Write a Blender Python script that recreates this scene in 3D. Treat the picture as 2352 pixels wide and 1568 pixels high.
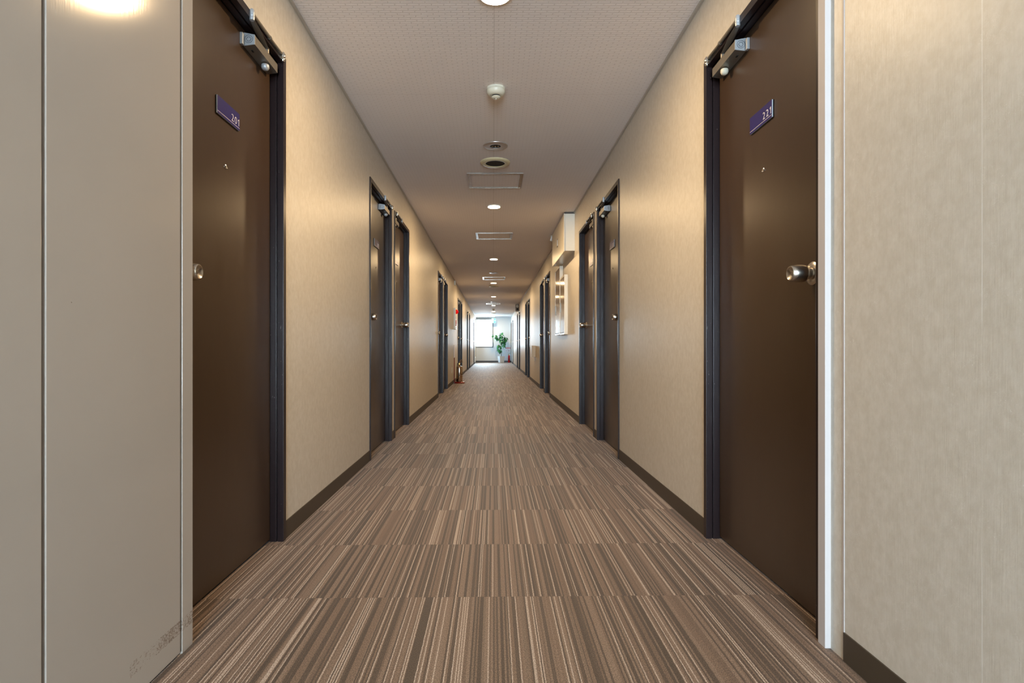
import bpy, bmesh, math, random
from mathutils import Vector, Matrix
random.seed(7)
C = bpy.context.scene.collection
PI = math.pi
for o in list(bpy.data.objects): bpy.data.objects.remove(o)

# ---------------------------------------------------------------- camera
F = 1306.0                       # focal length in pixels of the 2352 px frame
EYE = 0.827
cam = bpy.data.cameras.new('camera'); co = bpy.data.objects.new('camera', cam); C.objects.link(co)
co.location = (0, 0, EYE); co.rotation_euler = (PI/2, 0, 0)
cam.sensor_width = 36; cam.lens = F/2352*36
cam.shift_x = (1176-1133)/2352; cam.shift_y = (795.5-784)/2352
cam.clip_start = 0.02; cam.clip_end = 200
S = bpy.context.scene
S.camera = co

# ---------------------------------------------------------------- world, lights, exposure
L_FAR, L_REAR = 52.0, 57.0        # sky radiance seen from the far windows / the added window behind the camera
DAY_FAR = (0.66, 0.84, 1.0); DAY_REAR = (0.72, 0.86, 1.0)
w = bpy.data.worlds.new('world'); S.world = w; w.use_nodes = True
nt = w.node_tree; nt.nodes.clear()
tc = nt.nodes.new('ShaderNodeTexCoord'); sp = nt.nodes.new('ShaderNodeSeparateXYZ')
mr = nt.nodes.new('ShaderNodeMapRange'); mr.inputs['From Min'].default_value = -0.75; mr.inputs['From Max'].default_value = -0.92
mx = nt.nodes.new('ShaderNodeMix'); mx.data_type = 'RGBA'
mx.inputs['A'].default_value = (*[c*L_FAR for c in DAY_FAR], 1); mx.inputs['B'].default_value = (*[c*L_REAR for c in DAY_REAR], 1)
bg = nt.nodes.new('ShaderNodeBackground'); wo = nt.nodes.new('ShaderNodeOutputWorld')
nt.links.new(tc.outputs['Generated'], sp.inputs[0]); nt.links.new(sp.outputs['Y'], mr.inputs['Value'])
nt.links.new(mr.outputs[0], mx.inputs['Factor']); nt.links.new(mx.outputs['Result'], bg.inputs['Color']); nt.links.new(bg.outputs[0], wo.inputs[0])
LAMP_W = 26.0
LAMP_COL = (1.0, 0.69, 0.37)
vs = S.view_settings; vs.view_transform = 'Standard'; vs.look = 'None'; vs.gamma = 1; vs.exposure = 0.10; vs.use_curve_mapping = False
S.cycles.max_bounces = 14; S.cycles.diffuse_bounces = 8; S.cycles.glossy_bounces = 5; S.cycles.transparent_max_bounces = 8
S.cycles.sample_clamp_indirect = 6.0; S.cycles.caustics_reflective = False; S.cycles.caustics_refractive = False

def portal(name, loc, rot, sx, sy):
    l = bpy.data.lights.new(name, 'AREA'); l.shape = 'RECTANGLE'; l.size = sx; l.size_y = sy
    l.cycles.is_portal = True
    o = bpy.data.objects.new(name, l); C.objects.link(o); o.location = loc; o.rotation_euler = rot
XL, XR, CEIL = -0.897, 0.925, 2.357
YB, YE = -4.2, 29.7
portal('window_daylight', (-0.465, YE+0.02, 1.53), (-PI/2, 0, 0), 0.87, 1.46)
portal('added_side_window_portal', (XL-0.32, 28.65, 1.275), (0, -PI/2, 0), 1.95, 1.5)
portal('added_rear_window_portal', (0.0, YB-0.02, 1.2), (PI/2, 0, 0), 1.74, 2.2)

# ---------------------------------------------------------------- materials
def srgb(r, g, b):
    f = lambda c: (c/255/12.92) if c/255 <= 0.04045 else ((c/255+0.055)/1.055)**2.4
    return (f(r), f(g), f(b), 1)
class NT:
    def __init__(s, name):
        s.m = bpy.data.materials.new(name); s.m.use_nodes = True; s.t = s.m.node_tree; s.b = s.t.nodes['Principled BSDF']
    def n(s, typ, **kw):
        x = s.t.nodes.new('ShaderNode'+typ)
        for k, v in kw.items():
            if k in x.bl_rna.properties: setattr(x, k, v)
            else: x.inputs[k].default_value = v
        return x
    def l(s, a, b): s.t.links.new(a, b)
    def set(s, **kw):
        for k, v in kw.items(): s.b.inputs[k.replace('_', ' ')].default_value = v
    def math(s, op, a, b=None, c=None):
        x = s.t.nodes.new('ShaderNodeMath'); x.operation = op
        for i, v in enumerate((a, b, c)):
            if v is None: continue
            if isinstance(v, (int, float)): x.inputs[i].default_value = v
            else: s.l(v, x.inputs[i])
        return x.outputs[0]
    def mix(s, f, a, b):
        x = s.t.nodes.new('ShaderNodeMix'); x.data_type = 'RGBA'
        for k, v in (('Factor', f), ('A', a), ('B', b)):
            if isinstance(v, (int, float, tuple)): x.inputs[k].default_value = v
            else: s.l(v, x.inputs[k])
        return x.outputs['Result']
    def noise(s, vec, scale, detail=3, rough=0.5):
        x = s.n('TexNoise', Scale=scale, Detail=detail, Roughness=rough)
        if vec is not None: s.l(vec, x.inputs['Vector'])
        return x.outputs['Fac']
    def mapped(s, scale, coord='Object'):
        t = s.n('TexCoord'); m = s.n('Mapping', Scale=scale); s.l(t.outputs[coord], m.inputs['Vector']); return m.outputs[0]
    def ramp(s, f, stops, interp='LINEAR'):
        x = s.t.nodes.new('ShaderNodeValToRGB'); x.color_ramp.interpolation = interp
        e = x.color_ramp.elements
        while len(e) < len(stops): e.new(0.5)
        for i, (p, c) in enumerate(stops): e[i].position = p; e[i].color = c
        s.l(f, x.inputs[0]); return x.outputs[0]
    def bump(s, h, strength, dist=0.001):
        x = s.n('Bump', Strength=strength, Distance=dist); s.l(h, x.inputs['Height']); s.l(x.outputs[0], s.b.inputs['Normal'])
def M(name, col, rough=0.5, metal=0.0, spec=0.5, emit=None, es=0, var=0.06, vs=30.0):
    k = NT(name); k.set(Roughness=rough, Metallic=metal); k.b.inputs['Specular IOR Level'].default_value = spec
    f = k.noise(k.mapped((1, 1, 1)), vs, 3)
    d = tuple(c*(1-var) for c in col[:3])+(1,)
    k.l(k.mix(f, d, col), k.b.inputs['Base Color'])
    if emit: k.b.inputs['Emission Color'].default_value = emit; k.b.inputs['Emission Strength'].default_value = es
    return k.m

# wallpaper: mottled fibrous paper with vertical grain and fine joints
def wallpaper(name, base, dark, y0):
    k = NT(name); geo = k.n('NewGeometry'); sep = k.n('SeparateXYZ'); k.l(geo.outputs['Position'], sep.inputs[0])
    m1 = k.n('Mapping', Scale=(1, 1, 0.75)); k.l(geo.outputs['Position'], m1.inputs['Vector']); v = m1.outputs[0]
    a = k.noise(v, 45, 6, 0.65)
    m2 = k.n('Mapping', Scale=(1, 1, 0.06)); k.l(geo.outputs['Position'], m2.inputs['Vector'])
    g = k.noise(m2.outputs[0], 260, 3, 0.6)
    mixf = k.ramp(a, [(0.36, (0, 0, 0, 1)), (0.66, (1, 1, 1, 1))])
    col = k.mix(mixf, dark, base)
    gr = k.ramp(g, [(0.35, (0.97, 0.97, 0.97, 1)), (0.65, (1.02, 1.02, 1.02, 1))])
    mm = k.n('Mix', data_type='RGBA', blend_type='MULTIPLY'); mm.inputs['Factor'].default_value = 0.4
    k.l(col, mm.inputs['A']); k.l(gr, mm.inputs['B'])
    # pale fibres
    wv = k.n('TexVoronoi', feature='DISTANCE_TO_EDGE', Scale=26.0); dn = k.n('TexNoise', Scale=18.0, Detail=4.0)
    k.l(geo.outputs['Position'], dn.inputs['Vector'])
    ad = k.n('MixRGB', Fac=0.22); k.l(geo.outputs['Position'], ad.inputs[1]); k.l(dn.outputs['Color'], ad.inputs[2]); k.l(ad.outputs[0], wv.inputs['Vector'])
    fib = k.math('LESS_THAN', wv.outputs['Distance'], 0.0065)
    fm = k.math('MULTIPLY', fib, k.math('GREATER_THAN', k.noise(geo.outputs['Position'], 11, 2), 0.54))
    c2 = k.mix(k.math('MULTIPLY', fm, 0.42), mm.outputs['Result'], (0.82, 0.80, 0.76, 1))
    # joints every 0.92 m
    fr = k.math('FRACT', k.math('DIVIDE', k.math('SUBTRACT', sep.outputs['Y'], y0), 0.92))
    d = k.math('ABSOLUTE', k.math('SUBTRACT', fr, 0.5))
    ln = k.math('LESS_THAN', d, 0.0011)
    nm = k.n('Mapping', Scale=(1, 1, 1.2)); k.l(geo.outputs['Position'], nm.inputs['Vector'])
    lm = k.math('MULTIPLY', ln, k.ramp(k.noise(nm.outputs[0], 2.6, 2), [(0.40, (0.08, 0.08, 0.08, 1)), (0.68, (0.75, 0.75, 0.75, 1))]))
    c3 = k.mix(lm, c2, (0.86, 0.86, 0.84, 1))
    k.l(c3, k.b.inputs['Base Color']); k.set(Roughness=0.42); k.b.inputs['Specular IOR Level'].default_value = 0.42
    h = k.math('ADD', k.math('MULTIPLY', a, 0.6), k.math('MULTIPLY', g, 0.5)); k.bump(h, 0.32, 0.0015)
    return k.m
WALL = wallpaper('wallpaper_beige', srgb(208, 202, 191), srgb(197, 190, 177), 3.16-0.46+0.92)
WALLR = wallpaper('wallpaper_beige_right', srgb(208, 202, 191), srgb(197, 190, 177), 1.076-0.46)

def carpet():
    k = NT('striped_carpet_tiles'); geo = k.n('NewGeometry'); sep = k.n('SeparateXYZ'); k.l(geo.outputs['Position'], sep.inputs[0])
    X, Y = sep.outputs['X'], sep.outputs['Y']
    ys = k.math('SUBTRACT', Y, k.math('MULTIPLY', X, 0.018))
    ty = k.math('DIVIDE', k.math('SUBTRACT', ys, 0.38), 0.5); tx = k.math('DIVIDE', k.math('ADD', X, 10.12), 0.5)
    iy, ix = k.math('FLOOR', ty), k.math('FLOOR', tx)
    cb = k.n('CombineXYZ'); k.l(ix, cb.inputs[0]); k.l(iy, cb.inputs[1])
    wn = k.n('TexWhiteNoise', noise_dimensions='2D'); k.l(cb.outputs[0], wn.inputs['Vector'])
    wob = k.math('MULTIPLY', k.math('SUBTRACT', k.noise(k.mapped((1, 1, 1)), 60, 2), 0.5), 0.0022)
    u = k.math('ADD', k.math('ADD', X, wob), k.math('MULTIPLY', wn.outputs['Value'], 7.31))
    def cells(size, seed):
        q = k.math('FLOOR', k.math('DIVIDE', k.math('ADD', u, seed), size))
        n_ = k.n('TexWhiteNoise', noise_dimensions='1D'); k.l(q, n_.inputs['W']); return n_.outputs['Value']
    a = cells(0.0090, 0.3); b = cells(0.0050, 1.7); c_ = cells(0.0034, 3.9)
    dk, md, lt, pk = srgb(76, 62, 50), srgb(108, 88, 73), srgb(128, 108, 92), srgb(182, 166, 152)
    base = k.ramp(a, [(0.0, dk), (0.13, md), (0.50, srgb(116, 95, 79)), (0.82, lt)], 'CONSTANT')
    base = k.mix(k.math('MULTIPLY', k.math('GREATER_THAN', b, 0.70), 0.85), base, dk)
    base = k.mix(k.math('MULTIPLY', k.math('LESS_THAN', b, 0.24), 0.70), base, lt)
    base = k.mix(k.math('MULTIPLY', k.math('LESS_THAN', c_, 0.14), 0.85), base, pk)
    fz = k.noise(k.mapped((1, 0.6, 1)), 400, 1, 0.5)
    fr = k.ramp(fz, [(0.38, (0.62, 0.60, 0.58, 1)), (0.62, (1.34, 1.34, 1.34, 1))])
    mm = k.n('Mix', data_type='RGBA', blend_type='MULTIPLY'); mm.inputs['Factor'].default_value = 1
    k.l(base, mm.inputs['A']); k.l(fr, mm.inputs['B'])
    # seams between rows
    fy = k.math('ABSOLUTE', k.math('SUBTRACT', k.math('FRACT', ty), 0.5)); se = k.math('GREATER_THAN', fy, 0.4965)
    c3 = k.mix(k.math('MULTIPLY', se, 0.12), mm.outputs['Result'], srgb(70, 52, 42))
    k.l(c3, k.b.inputs['Base Color']); k.set(Roughness=0.62); k.b.inputs['Specular IOR Level'].default_value = 0.5; k.b.inputs['Sheen Weight'].default_value = 0.12; k.b.inputs['Sheen Roughness'].default_value = 0.35
    k.bump(k.math('ADD', fz, k.math('MULTIPLY', b, 1.2)), 0.6, 0.002)
    return k.m
CARPET = carpet()

def ceiling_mat():
    k = NT('embossed_ceiling_paper'); geo = k.n('NewGeometry'); sep = k.n('SeparateXYZ'); k.l(geo.outputs['Position'], sep.inputs[0])
    X, Y = sep.outputs['X'], sep.outputs['Y']
    def wave(v, p, wd):
        return k.math('LESS_THAN', k.math('FRACT', k.math('DIVIDE', k.math('ADD', v, 5), p)), wd)
    row = k.math('FLOOR', k.math('DIVIDE', Y, 0.0135))
    br = k.n('TexBrick', offset=0.5, Scale=1.0); br.inputs['Brick Width'].default_value = 0.055; br.inputs['Row Height'].default_value = 0.018
    br.inputs['Mortar Size'].default_value = 0.0030; br.inputs['Mortar Smooth'].default_value = 0.3
    k.l(geo.outputs['Position'], br.inputs['Vector'])
    n = k.noise(geo.outputs['Position'], 160, 3, 0.6)
    h = k.math('ADD', k.math('MULTIPLY', br.outputs['Fac'], -1.0), k.math('MULTIPLY', n, 0.5))
    st = k.noise(geo.outputs['Position'], 1.6, 4)
    c = k.mix(st, srgb(232, 225, 222), srgb(238, 232, 229))
    c = k.mix(k.math('MULTIPLY', br.outputs['Fac'], 0.14), c, srgb(160, 146, 132))
    seam = k.math('LESS_THAN', k.math('ABSOLUTE', k.math('SUBTRACT', X, 0.004)), 0.0012)
    c = k.mix(k.math('MULTIPLY', seam, 0.35), c, srgb(120, 100, 80))
    s2 = k.math('LESS_THAN', k.math('FRACT', k.math('DIVIDE', k.math('SUBTRACT', Y, 3.45), 0.97)), 0.003)
    c = k.mix(k.math('MULTIPLY', s2, 0.15), c, srgb(120, 100, 80))
    k.l(c, k.b.inputs['Base Color']); k.set(Roughness=0.75); k.b.inputs['Specular IOR Level'].default_value = 0.2
    k.bump(h, 0.7, 0.0018); return k.m
CEILM = ceiling_mat()

def frame_paint():
    k = NT('dark_plum_frame_paint'); p = k.mapped((1, 1, 0.25)); n = k.noise(p, 140, 4, 0.75); g = k.noise(k.mapped((1, 1, 1)), 9, 2)
    chip = k.math('MULTIPLY', k.math('GREATER_THAN', n, 0.68), k.math('GREATER_THAN', g, 0.55))
    c = k.mix(chip, srgb(35, 25, 26), srgb(150, 142, 140)); k.l(c, k.b.inputs['Base Color'])
    k.set(Roughness=0.3); k.b.inputs['Specular IOR Level'].default_value = 0.28
    k.bump(k.noise(k.mapped((1, 1, 0.1)), 200, 2), 0.05, 0.001); return k.m
FRAME = frame_paint()
def leaf_paint():
    k = NT('dark_brown_door_paint'); n = k.noise(k.mapped((1, 1, 0.3)), 30, 5, 0.6); sc = k.noise(k.mapped((1, 1, 1)), 6, 3)
    c = k.mix(n, srgb(62, 47, 35), srgb(68, 53, 40)); k.l(c, k.b.inputs['Base Color'])
    k.l(k.ramp(sc, [(0.3, (0.28,)*3+(1,)), (0.7, (0.33,)*3+(1,))]), k.b.inputs['Roughness'])
    k.b.inputs['Specular IOR Level'].default_value = 0.4
    k.bump(k.noise(k.mapped((1, 1, 0.08)), 300, 2), 0.06, 0.001); return k.m
LEAF = leaf_paint()
def fire_paint(name, col, scuffs=True):
    k = NT(name); geo = k.n('NewGeometry'); sep = k.n('SeparateXYZ'); k.l(geo.outputs['Position'], sep.inputs[0])
    n = k.noise(geo.outputs['Position'], 3.0, 3)
    d = tuple(c*0.93 for c in col[:3])+(1,)
    c = k.mix(n, d, col)
    if scuffs:
        m = k.n('Mapping', Scale=(1, 0.7, 1)); k.l(geo.outputs['Position'], m.inputs['Vector'])
        fine = k.noise(m.outputs[0], 190, 5, 0.8); big = k.noise(geo.outputs['Position'], 16, 2)
        zc = k.math('ABSOLUTE', k.math('SUBTRACT', sep.outputs['Z'], 0.078)); band = k.math('LESS_THAN', zc, 0.017)
        yb = k.math('GREATER_THAN', sep.outputs['Y'], 1.31)
        f = k.math('MULTIPLY', k.math('MULTIPLY', band, yb), k.math('GREATER_THAN', k.math('ADD', fine, k.math('MULTIPLY', big, 0.35)), 0.72))
        c = k.mix(k.math('MULTIPLY', f, 0.6), c, srgb(96, 70, 54))
        dots = k.math('GREATER_THAN', k.noise(geo.outputs['Position'], 75, 1), 0.845)
        c = k.mix(k.math('MULTIPLY', dots, 0.6), c, srgb(90, 80, 66))
    k.l(c, k.b.inputs['Base Color']); k.set(Roughness=0.12); k.b.inputs['Specular IOR Level'].default_value = 0.3
    m3 = k.n('Mapping', Scale=(1, 1, 0.03)); k.l(geo.outputs['Position'], m3.inputs['Vector'])
    k.bump(k.noise(m3.outputs[0], 260, 3, 0.6), 0.07, 0.001); return k.m
FIREP = fire_paint('beige_grey_steel_paint', srgb(174, 166, 157))
FIREW = fire_paint('pale_steel_frame_paint', srgb(194, 188, 186), False)
FIREW.node_tree.nodes['Principled BSDF'].inputs['Roughness'].default_value = 0.55; FIREW.node_tree.nodes['Principled BSDF'].inputs['Specular IOR Level'].default_value = 0.25

SKIRT = M('dark_brown_vinyl_skirting', srgb(66, 56, 44), 0.5)
TRIMM = M('grey_beige_ceiling_trim', srgb(180, 172, 160), 0.35)
STEEL = M('satin_closer_steel', srgb(176, 180, 184), 0.42, 0.35)
STEELD = M('closer_body_paint', srgb(128, 122, 112), 0.36, 0.5)
RINGM = M('dark_grey_recess', srgb(84, 88, 94), 0.5)
CHROME = M('polished_chrome', srgb(222, 218, 210), 0.09, 1.0)
KNOBM = M('brushed_knob_steel', srgb(204, 196, 184), 0.27, 1.0)
PLATE = M('violet_plate', srgb(38, 30, 104), 0.3)
PLATEG = M('clear_plate_edge', srgb(205, 215, 225), 0.1)
PLATEB = M('black_plate_backing', srgb(18, 16, 20), 0.4)
WHITEINK = M('white_lettering', srgb(236, 232, 236), 0.5)
DARK = M('dark_opening', srgb(22, 20, 18), 0.7)
CREAM = M('cream_plastic', srgb(206, 202, 184), 0.4)
IVORY = M('yellowed_ivory_plastic', srgb(208, 194, 156), 0.4)
WHITEP = M('white_paint', srgb(226, 224, 218), 0.4)
BOXP = M('cream_gloss_steel', srgb(226, 222, 210), 0.16)
CABW = M('cream_cabinet_side', srgb(232, 226, 210), 0.3)
CAB = M('glossy_beige_cabinet_door', srgb(190, 174, 150), 0.08, 0.0, 0.9)
ALU = M('aluminium_trim', srgb(184, 176, 166), 0.25, 1.0)
SATIN = M('satin_silver_plate', srgb(205, 200, 196), 0.35, 0.7)
RED = M('red_enamel', srgb(205, 28, 32), 0.22)
REDD = M('dark_red_enamel', srgb(120, 26, 22), 0.25)
COPPER = M('polished_steel_cylinder', srgb(206, 188, 172), 0.12, 1.0)
BRASS = M('brass', srgb(200, 160, 90), 0.25, 1.0)
RUBBER = M('black_rubber', srgb(24, 24, 24), 0.5)
REDLAMP = M('red_lamp_lens', srgb(226, 20, 28), 0.15, emit=srgb(255, 20, 25), es=0.35)
ENDW = M('white_end_wall_paint', srgb(222, 228, 230), 0.5)
WFRAME = M('white_window_frame', srgb(222, 226, 228), 0.35)
WDARK = M('dark_window_gasket', srgb(70, 76, 84), 0.4)
EXITG = M('exit_sign_green', srgb(40, 190, 140), 0.4, emit=(0.12, 0.85, 0.72, 1), es=1.0)
EXITW = M('exit_sign_white', srgb(240, 250, 245), 0.4, emit=(0.85, 1, 0.95, 1), es=2.2)
POT = M('white_glazed_pot', srgb(236, 236, 234), 0.25)
SOIL = M('potting_soil', srgb(60, 46, 36), 0.9, var=0.4)
BARK = M('grey_brown_bark', srgb(108, 92, 76), 0.8, var=0.35, vs=60)
def leaf_green():
    k = NT('glossy_green_leaf'); n = k.noise(k.mapped((1, 1, 1)), 9, 3)
    k.l(k.mix(n, srgb(26, 92, 52), srgb(66, 140, 84)), k.b.inputs['Base Color']); k.set(Roughness=0.3); return k.m
GREEN = leaf_green()
def lens():
    k = NT('downlight_lens'); k.set(Roughness=0.4); k.b.inputs['Emission Color'].default_value = (1, 0.80, 0.50, 1); k.b.inputs['Emission Strength'].default_value = 9.0
    n = k.noise(None, 5, 1); k.l(k.mix(n, srgb(255, 240, 215), srgb(250, 236, 210)), k.b.inputs['Base Color']); return k.m
LENS = lens()
def glass(name='window_glass', tint=(0.97, 0.985, 0.98, 1)):
    k = NT(name); t = k.t; t.nodes.remove(k.b)
    tr = k.n('BsdfTransparent'); tr.inputs[0].default_value = tint; gl = k.n('BsdfGlossy', Roughness=0.02); fr = k.n('Fresnel', IOR=1.45); ms = k.n('MixShader')
    k.l(fr.outputs[0], ms.inputs[0]); k.l(tr.outputs[0], ms.inputs[1]); k.l(gl.outputs[0], ms.inputs[2])
    k.l(ms.outputs[0], t.nodes['Material Output'].inputs[0]); return k.m
GLASS = glass(); SMOKED = glass('tinted_side_glass', (0.36, 0.42, 0.46, 1))  # side tint dims and cools the daylight of the added window

# ---------------------------------------------------------------- mesh helpers
class MB:
    def __init__(s, T=None): s.bm = bmesh.new(); s.T = T or (lambda p: p)
    def v(s, p): return s.bm.verts.new(s.T(Vector(p)))
    def box(s, x0, x1, y0, y1, z0, z1, bev=0.0):
        xs, ys, zs = sorted((x0, x1)), sorted((y0, y1)), sorted((z0, z1))
        tmp = bmesh.new() if bev else s.bm
        vv = [tmp.verts.new((x, y, z)) for x in xs for y in ys for z in zs]
        for f in ((0, 1, 3, 2), (4, 6, 7, 5), (0, 4, 5, 1), (2, 3, 7, 6), (0, 2, 6, 4), (1, 5, 7, 3)): tmp.faces.new([vv[i] for i in f])
        if bev:
            bmesh.ops.bevel(tmp, geom=list(tmp.edges), offset=bev, segments=2, profile=0.6, affect='EDGES')
            m = {a: s.v(a.co) for a in tmp.verts}
            for f in tmp.faces: s.bm.faces.new([m[a] for a in f.verts])
            tmp.free()
        else:
            for a in vv: a.co = s.T(a.co.copy())
        return s
    def lathe(s, prof, org=(0, 0, 0), axis='Z', n=28, sq=None):
        org = Vector(org); rings = []
        ax = {'X': (Vector((0, 1, 0)), Vector((0, 0, 1)), Vector((1, 0, 0))), 'Y': (Vector((0, 0, 1)), Vector((1, 0, 0)), Vector((0, 1, 0))),
              'Z': (Vector((1, 0, 0)), Vector((0, 1, 0)), Vector((0, 0, 1)))}[axis]
        for r, h in prof:
            if r < 1e-6: rings.append([s.v(org+ax[2]*h)])
            else: rings.append([s.v(org+ax[0]*r*math.cos(2*PI*i/n)+ax[1]*r*math.sin(2*PI*i/n)+ax[2]*h) for i in range(n)])
        for a, b in zip(rings, rings[1:]):
            for i in range(n):
                j = (i+1) % n
                q = [a[i % len(a)], a[j % len(a)], b[j % len(b)], b[i % len(b)]]
                u = []
                for x in q:
                    if x not in u: u.append(x)
                if len(u) > 2:
                    try: s.bm.faces.new(u)
                    except ValueError: pass
        for r in (rings[0], rings[-1]):
            if len(r) > 2 and tuple(prof[0]) != tuple(prof[-1]):
                try: s.bm.faces.new(r)
                except ValueError: pass
        return s
    def tube(s, pts, r, n=10, flat=1.0):
        pts = [Vector(p) for p in pts]; rr = r if isinstance(r, (list, tuple)) else [r]*len(pts); rings = []
        for i, p in enumerate(pts):
            t = (pts[min(i+1, len(pts)-1)]-pts[max(i-1, 0)]).normalized()
            up = Vector((0, 0, 1)) if abs(t.z) < 0.9 else Vector((1, 0, 0))
            a = t.cross(up).normalized(); b = a.cross(t).normalized()
            rings.append([s.v(p+a*rr[i]*math.cos(2*PI*j/n)+b*rr[i]*flat*math.sin(2*PI*j/n)) for j in range(n)])
        for A, B in zip(rings, rings[1:]):
            for j in range(n): s.bm.faces.new((A[j], A[(j+1) % n], B[(j+1) % n], B[j]))
        s.bm.faces.new(rings[0]); s.bm.faces.new(rings[-1]); return s
    def mesh(s, name, mat, smooth=False):
        bmesh.ops.recalc_face_normals(s.bm, faces=s.bm.faces)
        me = bpy.data.meshes.new(name); s.bm.to_mesh(me); s.bm.free(); me.materials.append(mat)
        if smooth:
            me.polygons.foreach_set('use_smooth', [True]*len(me.polygons)); me.set_sharp_from_angle(angle=math.radians(38))
        return me
    def build(s, name, mat, parent=None, smooth=False, loc=None):
        return link(name, s.mesh(name, mat, smooth), parent, loc)
def link(name, me, parent=None, loc=None):
    o = bpy.data.objects.new(name, me); C.objects.link(o)
    if parent: o.parent = parent
    if loc: o.location = loc
    return o
def tag(o, label=None, cat=None, group=None, kind=None):
    if label: o['label'] = label
    if cat: o['category'] = cat
    if group: o['group'] = group
    if kind: o['kind'] = kind
    return o
def empty(name, loc): 
    o = bpy.data.objects.new(name, None); C.objects.link(o); o.location = loc; o.empty_display_size = 0.1; return o
def shift(loc):
    L = Vector(loc); return lambda p: p-L
def text_mesh(body, size, depth, name, mat, sx=1.0):
    cu = bpy.data.curves.new(name, 'FONT'); cu.body = body; cu.size = size; cu.extrude = depth; cu.resolution_u = 4; cu.space_character = 1.08 if ord(body[0]) > 999 else 1.22; cu.offset = 0 if ord(body[0]) > 999 else -0.0005
    o = bpy.data.objects.new(name, cu); C.objects.link(o); dg = bpy.context.evaluated_depsgraph_get()
    me = bpy.data.meshes.new_from_object(o.evaluated_get(dg)); bpy.data.objects.remove(o); me.name = name
    me.materials.clear(); me.materials.append(mat)
    if body.endswith('1'):                                           # flag on the figure one
        bm = bmesh.new(); bm.from_mesh(me); h = max(v.co.y for v in bm.verts); xr = max(v.co.x for v in bm.verts); wd = size*0.085
        pts = [(xr-wd*0.6, h-size*0.006), (xr-wd-size*0.115, h-size*0.125), (xr-wd-size*0.115, h-size*0.205), (xr-wd*0.6, h-size*0.115)]
        lo = [bm.verts.new((x, y, -depth)) for x, y in pts]; hi = [bm.verts.new((x, y, depth*1.05)) for x, y in pts]
        bm.faces.new(lo[::-1]); bm.faces.new(hi)
        for i in range(4): bm.faces.new((lo[i], lo[(i+1) % 4], hi[(i+1) % 4], hi[i]))
        bmesh.ops.recalc_face_normals(bm, faces=bm.faces); bm.to_mesh(me); bm.free()
    xs = [v.co.x for v in me.vertices]; x1 = max(xs)
    for v in me.vertices: v.co.x = (v.co.x-x1)*sx                   # right aligned at x = 0
    return me

# ---------------------------------------------------------------- doors list (near end, far end, hinge side, number)
DW = 0.89
LEFT = [(1.55, 'far', '201'), (4.12, 'far', '202'), (5.14, 'near', '203'), (9.21, 'far', None), (10.24, 'near', None), (14.36, 'far', None), (15.40, 'near', None),
        (19.30, 'far', None), (20.95, 'near', None), (25.9, 'far', None)]
RIGHT = [(1.588, 'far', '221'), (4.17, 'far', '222'), (5.20, 'near', '223'), (9.25, 'far', None), (10.34, 'near', None), (14.36, 'far', None), (15.46, 'near', None),
         (19.56, 'far', None), (21.2, 'near', None), (26.2, 'far', None), (28.62, 'near', None)]
DTOP = 2.058

# ---------------------------------------------------------------- shell
def struct(o, label, cat): return tag(o, label, cat, kind='structure')
struct(MB().box(-1.6, 1.7, YB-0.3, YE+0.3, -0.1, 0).build('floor', CARPET), 'brown striped carpet tiles running down the corridor', 'floor')
struct(MB().box(-1.6, 1.7, YB-0.3, YE+0.3, CEIL, CEIL+0.1).build('ceiling', CEILM), 'embossed grey beige papered corridor ceiling', 'ceiling')
def side_wall(name, side, wx, doors, mat, extra=()):
    b = MB(); front = wx; mid = wx+side*0.11; back = wx+side*0.30
    ops = sorted([(y+0.004, y+DW-0.004, 0.0, DTOP-0.004) for y, _, _ in doors]+list(extra))
    y = YB
    for (a, c, z0, z1) in ops:
        b.box(front, mid, y, a, 0, CEIL); b.box(front, mid, a, c, z1, CEIL)
        if z0 > 0: b.box(front, mid, a, c, 0, z0)
        y = c
    b.box(front, mid, y, YE, 0, CEIL)
    y = YB-0.1                                                       # backing behind the doors, open only behind the added side window
    for (a, c, z0, z1) in extra:
        b.box(mid, back, y, a, 0, CEIL); b.box(mid, back, a, c, z1, CEIL)
        if z0 > 0: b.box(mid, back, a, c, 0, z0)
        y = c
    b.box(mid, back, y, YE+0.1, 0, CEIL)
    return b.build(name, mat)
SIDEWIN = (27.9, 29.4, 0.3, 2.25)
struct(side_wall('wall_left', -1, XL, LEFT, WALL, [SIDEWIN]), 'left corridor wall in beige fibrous wallpaper', 'wall')
struct(side_wall('wall_right', 1, XR, RIGHT, WALLR), 'right corridor wall in beige fibrous wallpaper', 'wall')
# far end wall with the window opening
wx0, wx1, wz0, wz1 = -0.897, -0.03, 0.80, 2.26
b = MB(); b.box(XL, XR, YE, YE+0.15, 0, wz0); b.box(XL, XR, YE, YE+0.15, wz1, CEIL); b.box(wx1, XR, YE, YE+0.15, wz0, wz1)
struct(b.build('wall_end', ENDW), 'white end wall of the corridor with the window', 'wall')
rz0, rz1, rx0, rx1 = 0.10, 2.30, -0.87, 0.87
b = MB(); b.box(XL, XR, YB-0.15, YB, 0, rz0); b.box(XL, XR, YB-0.15, YB, rz1, CEIL); b.box(XL, rx0, YB-0.15, YB, rz0, rz1); b.box(rx1, XR, YB-0.15, YB, rz0, rz1)
struct(b.build('wall_back', ENDW), 'white wall behind the viewpoint with an added wide window', 'wall')
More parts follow.
